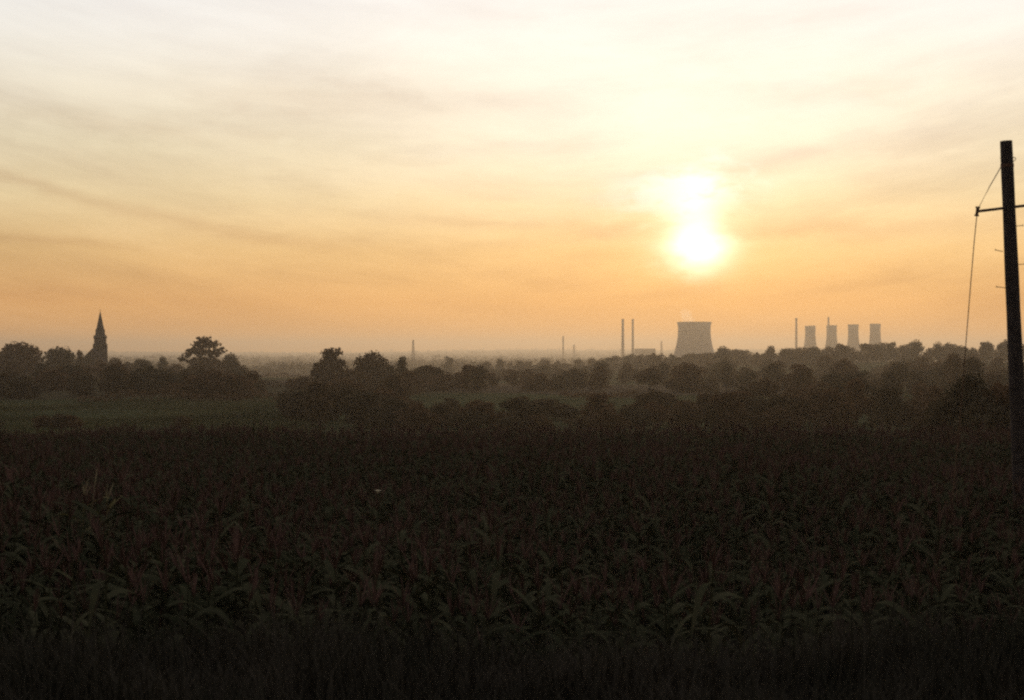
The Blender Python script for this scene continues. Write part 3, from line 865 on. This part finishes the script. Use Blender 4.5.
# ------------------------------------------------------------------ leaning pole with its strutted stay
def utility_pole():
    D = 26.0; k = D/F
    def P(px, py, dy=0.0): return Vector(((px-512)*k, D+dy, EYE+(HORIZON_Y-py)*k))
    top = P(1006.2, 141); low = P(1016.6, 385)
    d = (low-top).normalized(); t = (gz(low.x, D)-.5-top.z)/d.z
    foot = top+d*t; base = Vector((foot.x, D, gz(foot.x, D)))
    root = empty('utility_pole', base); tag(root, 'dark leaning wooden pole at the right edge with an outrigger arm and stay wire', 'pole')
    L = lambda v: Vector(v)-base
    bm = bmesh.new()
    n = 14
    add_tube(bm, [L(top+d*(t*i/n)) for i in range(n+1)], [.107+.052*i/n + .003*math.sin(i*2.1) for i in range(n+1)], 20)
    bm_obj('shaft', bm, M['pole'], root, smooth=False)
    def rod(name, a, b, r, n=8, mat='iron'):
        bm = bmesh.new(); add_tube(bm, [L(a), L(b)], r, n); return bm_obj(name, bm, M[mat], root)
    arm = rod('outrigger_arm', P(1026, 205.5), P(977.5, 211.3), .026)
    bm = bmesh.new(); c = P(977.3, 211.4)
    for z0, z1, r_ in ((-.075, .075, .028), (-.085, -.06, .042), (.06, .085, .042)):
        add_tube(bm, [L(c+Vector((-.012*z0/.08*-1, 0, z0))), L(c+Vector((-.012*z1/.08*-1, 0, z1)))], r_, 10)
    bm_obj('insulator', bm, M['iron'], arm)
    g0 = P(944, 587); g0.z = gz(g0.x, D)-.1
    bm = bmesh.new()
    pts = [P(1001.5, 166), P(990, 186), P(978.3, 208.5), P(977, 214.5), P(974.4, 240), P(970.2, 290), P(966.2, 340), P(963.2, 382), g0]
    add_tube(bm, [L(p) for p in pts], .0085, 6); bm_obj('stay_wire', bm, M['wire'], root)
    for (xa, ya, xb, yb) in ((1003, 251.5, 995.5, 250), (1006, 288, 996.5, 286.8), (1010, 226.5, 1023, 225.5), (1012, 265, 1025, 264), (1000, 158.5, 1012, 161)):
        bm = bmesh.new(); add_tube(bm, [L(P(xa, ya)), L(P(xb, yb))], .007, 6)
        tip = P(xb, yb); add_tube(bm, [L(tip+Vector((0, 0, -.012))), L(tip+Vector((0, 0, .02)))], .007, 6)
        bm_obj('step_bolt', bm, M['iron'], root)
    bm = bmesh.new()
    pts = [P(1009, 161.5), P(1013.5, 161.5)]
    c = P(1014, 159)
    pts += [c+Vector((.032*math.cos(a), 0, .032*math.sin(a))) for a in np.linspace(-1.4, 2.6, 9)]
    add_tube(bm, [L(p) for p in pts], .008, 6); bm_obj('hook', bm, M['iron'], root)
    bm = bmesh.new(); pc = top+d*.45
    add_tube(bm, [L(pc-d*.03), L(pc+d*.03)], .118, 20); bm_obj('stay_band', bm, M['iron'], root)
utility_pole()

# ------------------------------------------------------------------ steam leaving the big tower
def steam():
    D = 3600; r = random.Random(9)
    m = bpy.data.materials.new('steam'); m.use_nodes = True
    q = NT(m.node_tree); q.n.clear()
    out = q.node('ShaderNodeOutputMaterial'); v = q.node('ShaderNodeVolumePrincipled')
    v.inputs['Color'].default_value = (1, .97, .9, 1); v.inputs['Density'].default_value = 0.010; v.inputs['Anisotropy'].default_value = 0.6
    q.link(v.outputs[0], out.inputs['Volume'])
    bm = bmesh.new()
    pts = [(692, 320, 13), (688, 318.5, 13), (685.5, 316, 14), (684, 313, 13), (682, 311, 10), (695, 320.5, 9)]
    c0 = Vector((at(690, D), D, top_z(321, D)))
    # one closed lumpy skin: a lathe-like tube along the drift path with uneven radius
    path = [Vector((at(px, D)+r.uniform(-4, 4), D+r.uniform(-8, 8), top_z(py, D)))-c0 for px, py, _ in (pts[5], pts[0], pts[1], pts[2], pts[3], pts[4])]
    add_tube(bm, path, [5, 14, 16, 17, 14, 6], 14)
    bmesh.ops.subdivide_edges(bm, edges=bm.edges[:], cuts=2, use_grid_fill=True)
    bmesh.ops.smooth_vert(bm, verts=bm.verts[:], factor=.5, use_axis_x=True, use_axis_y=True, use_axis_z=True)
    for vv in bm.verts:
        k = math.sin(vv.co.x*.21+1)*math.cos(vv.co.z*.27)+.6*math.sin(vv.co.y*.35+vv.co.x*.4)
        vv.co += Vector((0, 0, 1))*k*1.6
    o = bm_obj('steam_plume', bm, m, loc=tuple(c0)); tag(o, 'faint pale wisp of steam rising from the mouth of the big cooling tower', 'steam')
steam()

# ------------------------------------------------------------------ air
def haze_box():
    bm = bmesh.new()
    x0, x1, y0, y1, z0, z1 = -9300, 9300, -420, 14500, HZ0, HZ1
    add_box(bm, ((x0+x1)/2, (y0+y1)/2, (z0+z1)/2), (x1-x0, y1-y0, z1-z0))
    m = bpy.data.materials.new('evening_haze'); m.use_nodes = True
    q = NT(m.node_tree); q.n.clear()
    out = q.node('ShaderNodeOutputMaterial'); v = q.node('ShaderNodeVolumePrincipled')
    v.inputs['Color'].default_value = HAZE_COL
    v.inputs['Density'].default_value = HAZE_DENS
    v.inputs['Anisotropy'].default_value = HAZE_ANISO
    q.link(v.outputs[0], out.inputs['Volume'])
    o = bm_obj('haze', bm, m); tag(o, 'warm evening haze filling the valley', 'haze', kind='stuff')
HZ1 = 106.0
HZ0 = float(min(v.co.z for v in bpy.data.objects['ground'].data.vertices)) - 1.0
HAZE_COL = (0.70, 0.635, 0.535, 1); HAZE_DENS = 1.7e-4; HAZE_ANISO = 0.57
haze_box()

# ------------------------------------------------------------------ sky and sun
def build_sky():
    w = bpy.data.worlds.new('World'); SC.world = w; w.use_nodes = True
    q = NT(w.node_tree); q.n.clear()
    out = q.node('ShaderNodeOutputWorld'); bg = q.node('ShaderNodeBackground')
    sky = q.node('ShaderNodeTexSky'); sky.sky_type = 'NISHITA'; sky.sun_disc = False
    sky.sun_elevation = SUN_EL; sky.sun_rotation = SUN_AZ
    sky.altitude = 50; sky.air_density = 1.0; sky.dust_density = 4.0; sky.ozone_density = 1.0
    tc = q.node('ShaderNodeTexCoord'); d = tc.outputs['Generated']
    sep = q.node('ShaderNodeSeparateXYZ'); q.link(d, sep.inputs[0])
    X, Y, Z = sep.outputs
    # high veil of cirrostratus lit by the low sun: colour by height above the horizon
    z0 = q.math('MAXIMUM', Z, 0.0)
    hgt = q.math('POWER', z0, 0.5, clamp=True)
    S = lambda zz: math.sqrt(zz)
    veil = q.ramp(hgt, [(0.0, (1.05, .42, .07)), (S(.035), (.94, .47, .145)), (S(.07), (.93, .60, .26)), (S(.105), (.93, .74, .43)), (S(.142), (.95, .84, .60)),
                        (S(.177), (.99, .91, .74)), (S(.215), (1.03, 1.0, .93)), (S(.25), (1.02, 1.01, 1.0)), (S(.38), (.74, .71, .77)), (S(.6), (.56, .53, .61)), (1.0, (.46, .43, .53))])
    horiz = q.math('SQRT', q.math('ADD', q.math('MULTIPLY', X, X), q.math('MULTIPLY', Y, Y)))
    az = q.math('ARCTAN2', X, Y)
    daz = q.math('SUBTRACT', az, SUN_AZ)
    # away from the sun the veil dims
    facing = q.math('MULTIPLY_ADD', q.math('COSINE', daz), 0.5, 0.5)
    dim = q.math('MULTIPLY_ADD', q.math('POWER', facing, 1.5), 0.75, 0.25)
    veil = q.mix(1.0, veil, q_comb(q, dim), 'MULTIPLY')
    nish = q.mix(1.0, sky.outputs[0], (.1, .1, .1, 1), 'MULTIPLY')
    col = q.mix(0.92, nish, veil)
    # cirrus streaks, bowed towards the horizon ahead
    el = q.math('SUBTRACT', Z, q.math('MULTIPLY', q.math('MULTIPLY', az, az), 0.32))
    comb = q.node('ShaderNodeCombineXYZ')
    q.link(q.math('MULTIPLY', az, 4.4), comb.inputs[0]); q.link(q.math('MULTIPLY', el, 27.0), comb.inputs[1])
    st = q.noise(comb.outputs[0], 1.0, 9, 0.60, 0.25)
    comb2 = q.node('ShaderNodeCombineXYZ')
    q.link(q.math('MULTIPLY', az, 6.5), comb2.inputs[0]); q.link(q.math('MULTIPLY', Z, 21.0), comb2.inputs[1]); comb2.inputs[2].default_value = 3.7
    pt = q.noise(comb2.outputs[0], 1.0, 10, 0.66, 0.4)
    fade = q.ramp(hgt, [(S(.012), 0.15), (S(.05), 1.0), (S(.15), .8), (S(.22), 0.45), (S(.5), 0.4)])
    streak = q.math('MULTIPLY', q.ramp(st, [(0.46, 0.0), (0.74, 1.0)]), fade)
    patch = q.math('MULTIPLY', q.ramp(pt, [(0.42, 0.0), (0.72, 1.0)]), fade)
    col = q.mix(q.math('MULTIPLY', streak, CLOUD1), col, q.mix(1.0, col, (.74, .70, .70, 1), 'MULTIPLY'))
    col = q.mix(q.math('MULTIPLY', patch, CLOUD2), col, q.mix(1.0, col, (.80, .78, .74, 1), 'MULTIPLY'))
    bright = q.ramp(st, [(0.24, 1.0), (0.44, 0.0)])
    col = q.mix(q.math('MULTIPLY', bright, 0.10), col, (.7, .65, .5, 1), 'ADD')
    # ragged edges: directions pushed about by the cloud noise
    comb3 = q.node('ShaderNodeCombineXYZ')
    q.link(q.math('MULTIPLY', az, 26.0), comb3.inputs[0]); q.link(q.math('MULTIPLY', Z, 62.0), comb3.inputs[1]); comb3.inputs[2].default_value = 8.1
    wz = q.math('SUBTRACT', q.noise(comb3.outputs[0], 1.0, 7, 0.6, 0.3), 0.5)
    def blob(azc, elc, sx, sy, warp=1.0, slope=0.0):
        da = q.math('SUBTRACT', az, azc)
        u = q.math('ADD', q.math('DIVIDE', da, sx), q.math('MULTIPLY', wz, 1.3*warp))
        v = q.math('DIVIDE', q.math('SUBTRACT', q.math('SUBTRACT', Z, elc), q.math('MULTIPLY', da, slope)), sy)
        v = q.math('ADD', v, q.math('MULTIPLY', wz, 1.7*warp))
        r2 = q.math('ADD', q.math('MULTIPLY', u, u), q.math('MULTIPLY', v, v))
        return q.math('POWER', 2.71828, q.math('MULTIPLY', r2, -1.0))
    # long cirrus bands
    bow = q.math('MULTIPLY_ADD', q.math('MULTIPLY', az, az), 0.43, 0.066)
    vb = q.math('ADD', q.math('DIVIDE', q.math('SUBTRACT', Z, bow), .0052), q.math('MULTIPLY', wz, 2.6))
    band = q.math('POWER', 2.71828, q.math('MULTIPLY', q.math('MULTIPLY', vb, vb), -1.0))
    band = q.math('MULTIPLY', band, q.ramp(q.math('ADD', az, 0.5), [(.05, .3), (.16, 1.0), (.34, .75), (.43, 0.0)]))
    dark = q.math('MULTIPLY', band, .62)
    for (px_, py_, wx, wy, sl, k) in ((605, 232, .045, .0060, -.02, .60), (860, 232, .120, .0085, .03, .55), (765, 165, .032, .0075, .06, .55), (640, 176, .05, .006, .12, .35),
                                      (330, 102, .095, .0150, -.03, .45), (20, 297, .060, .0070, 0, .45), (40, 246, .07, .0035, -.06, .5), (450, 222, .06, .0045, -.05, .40), (930, 150, .05, .009, .08, .35), (150, 135, .10, .007, -.1, .35)):
        dark = q.math('MAXIMUM', dark, q.math('MULTIPLY', blob(math.atan((px_-512)/F), math.sin(math.atan((HORIZON_Y-py_)/F)), wx, wy, 1.5, sl), k))
    col = q.mix(dark, col, q.mix(1.0, col, (.80, .73, .70, 1), 'MULTIPLY'))
    # the sun's glow through the veil
    def add(col, fac, c):
        return q.mix(fac, col, c, 'ADD')
    zs = math.sin(SUN_EL)
    col = add(col, blob(SUN_AZ+.001, zs-.002, .0195, .0145, .6), (1.35, 1.35, 1.2, 1))
    col = add(col, blob(SUN_AZ, zs+.006, .044, .027, .8), (.16, .14, .08, 1))
    wisp = q.math('MULTIPLY', blob(SUN_AZ-.012, zs+.037, .041, .0140, 1.9), q.ramp(wz, [(0.0, 1.25), (0.22, 0.35)]))
    col = add(col, wisp, (.22, .27, .36, 1))
    col = add(col, blob(SUN_AZ-.003, zs+.022, .0145, .019, 1.0), (.33, .37, .38, 1))
    col = add(col, blob(SUN_AZ-.02, zs+.075, .19, .050, .3), (.04, .11, .20, 1))
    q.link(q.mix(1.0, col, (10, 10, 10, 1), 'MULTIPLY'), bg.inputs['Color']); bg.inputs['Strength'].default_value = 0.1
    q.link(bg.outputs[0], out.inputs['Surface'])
CLOUD1, CLOUD2 = 0.85, 0.65
def q_comb(q, v):
    c = q.node('ShaderNodeCombineColor')
    for i in range(3): q.link(v, c.inputs[i])
    return c.outputs[0]
build_sky()

sd = Vector((math.sin(SUN_AZ)*math.cos(SUN_EL), math.cos(SUN_AZ)*math.cos(SUN_EL), math.sin(SUN_EL)))
sl = bpy.data.lights.new('sun', 'SUN'); sl.energy = 1.2; sl.angle = rad(0.9); sl.color = (1.0, 0.72, 0.42)
so = bpy.data.objects.new('sun', sl); link(so); so.location = (0, 0, 30)
so.rotation_euler = sd.to_track_quat('Z', 'Y').to_euler()

# ------------------------------------------------------------------ camera and render settings
cam = bpy.data.cameras.new('camera'); cam.lens = 50; cam.sensor_width = 36; cam.clip_start = 0.05; cam.clip_end = 40000
co = bpy.data.objects.new('camera', cam); link(co); co.location = (0, 0, EYE)
co.rotation_euler = (rad(90)+math.atan(2.0/F), 0, 0)
SC.camera = co
cam.dof.use_dof = True; cam.dof.focus_distance = 900.0; cam.dof.aperture_fstop = 4.0
SC.cycles.pixel_filter_type = 'BLACKMAN_HARRIS'; SC.cycles.filter_width = 2.3
SC.view_settings.view_transform = 'Standard'; SC.view_settings.look = 'None'
SC.view_settings.exposure = 0; SC.view_settings.gamma = 1; SC.view_settings.use_curve_mapping = False
SC.cycles.use_denoising = DENOISE
SC.cycles.max_bounces = 6; SC.cycles.volume_bounces = 2; SC.cycles.transparent_max_bounces = 8
SC.cycles.sample_clamp_indirect = 3.0
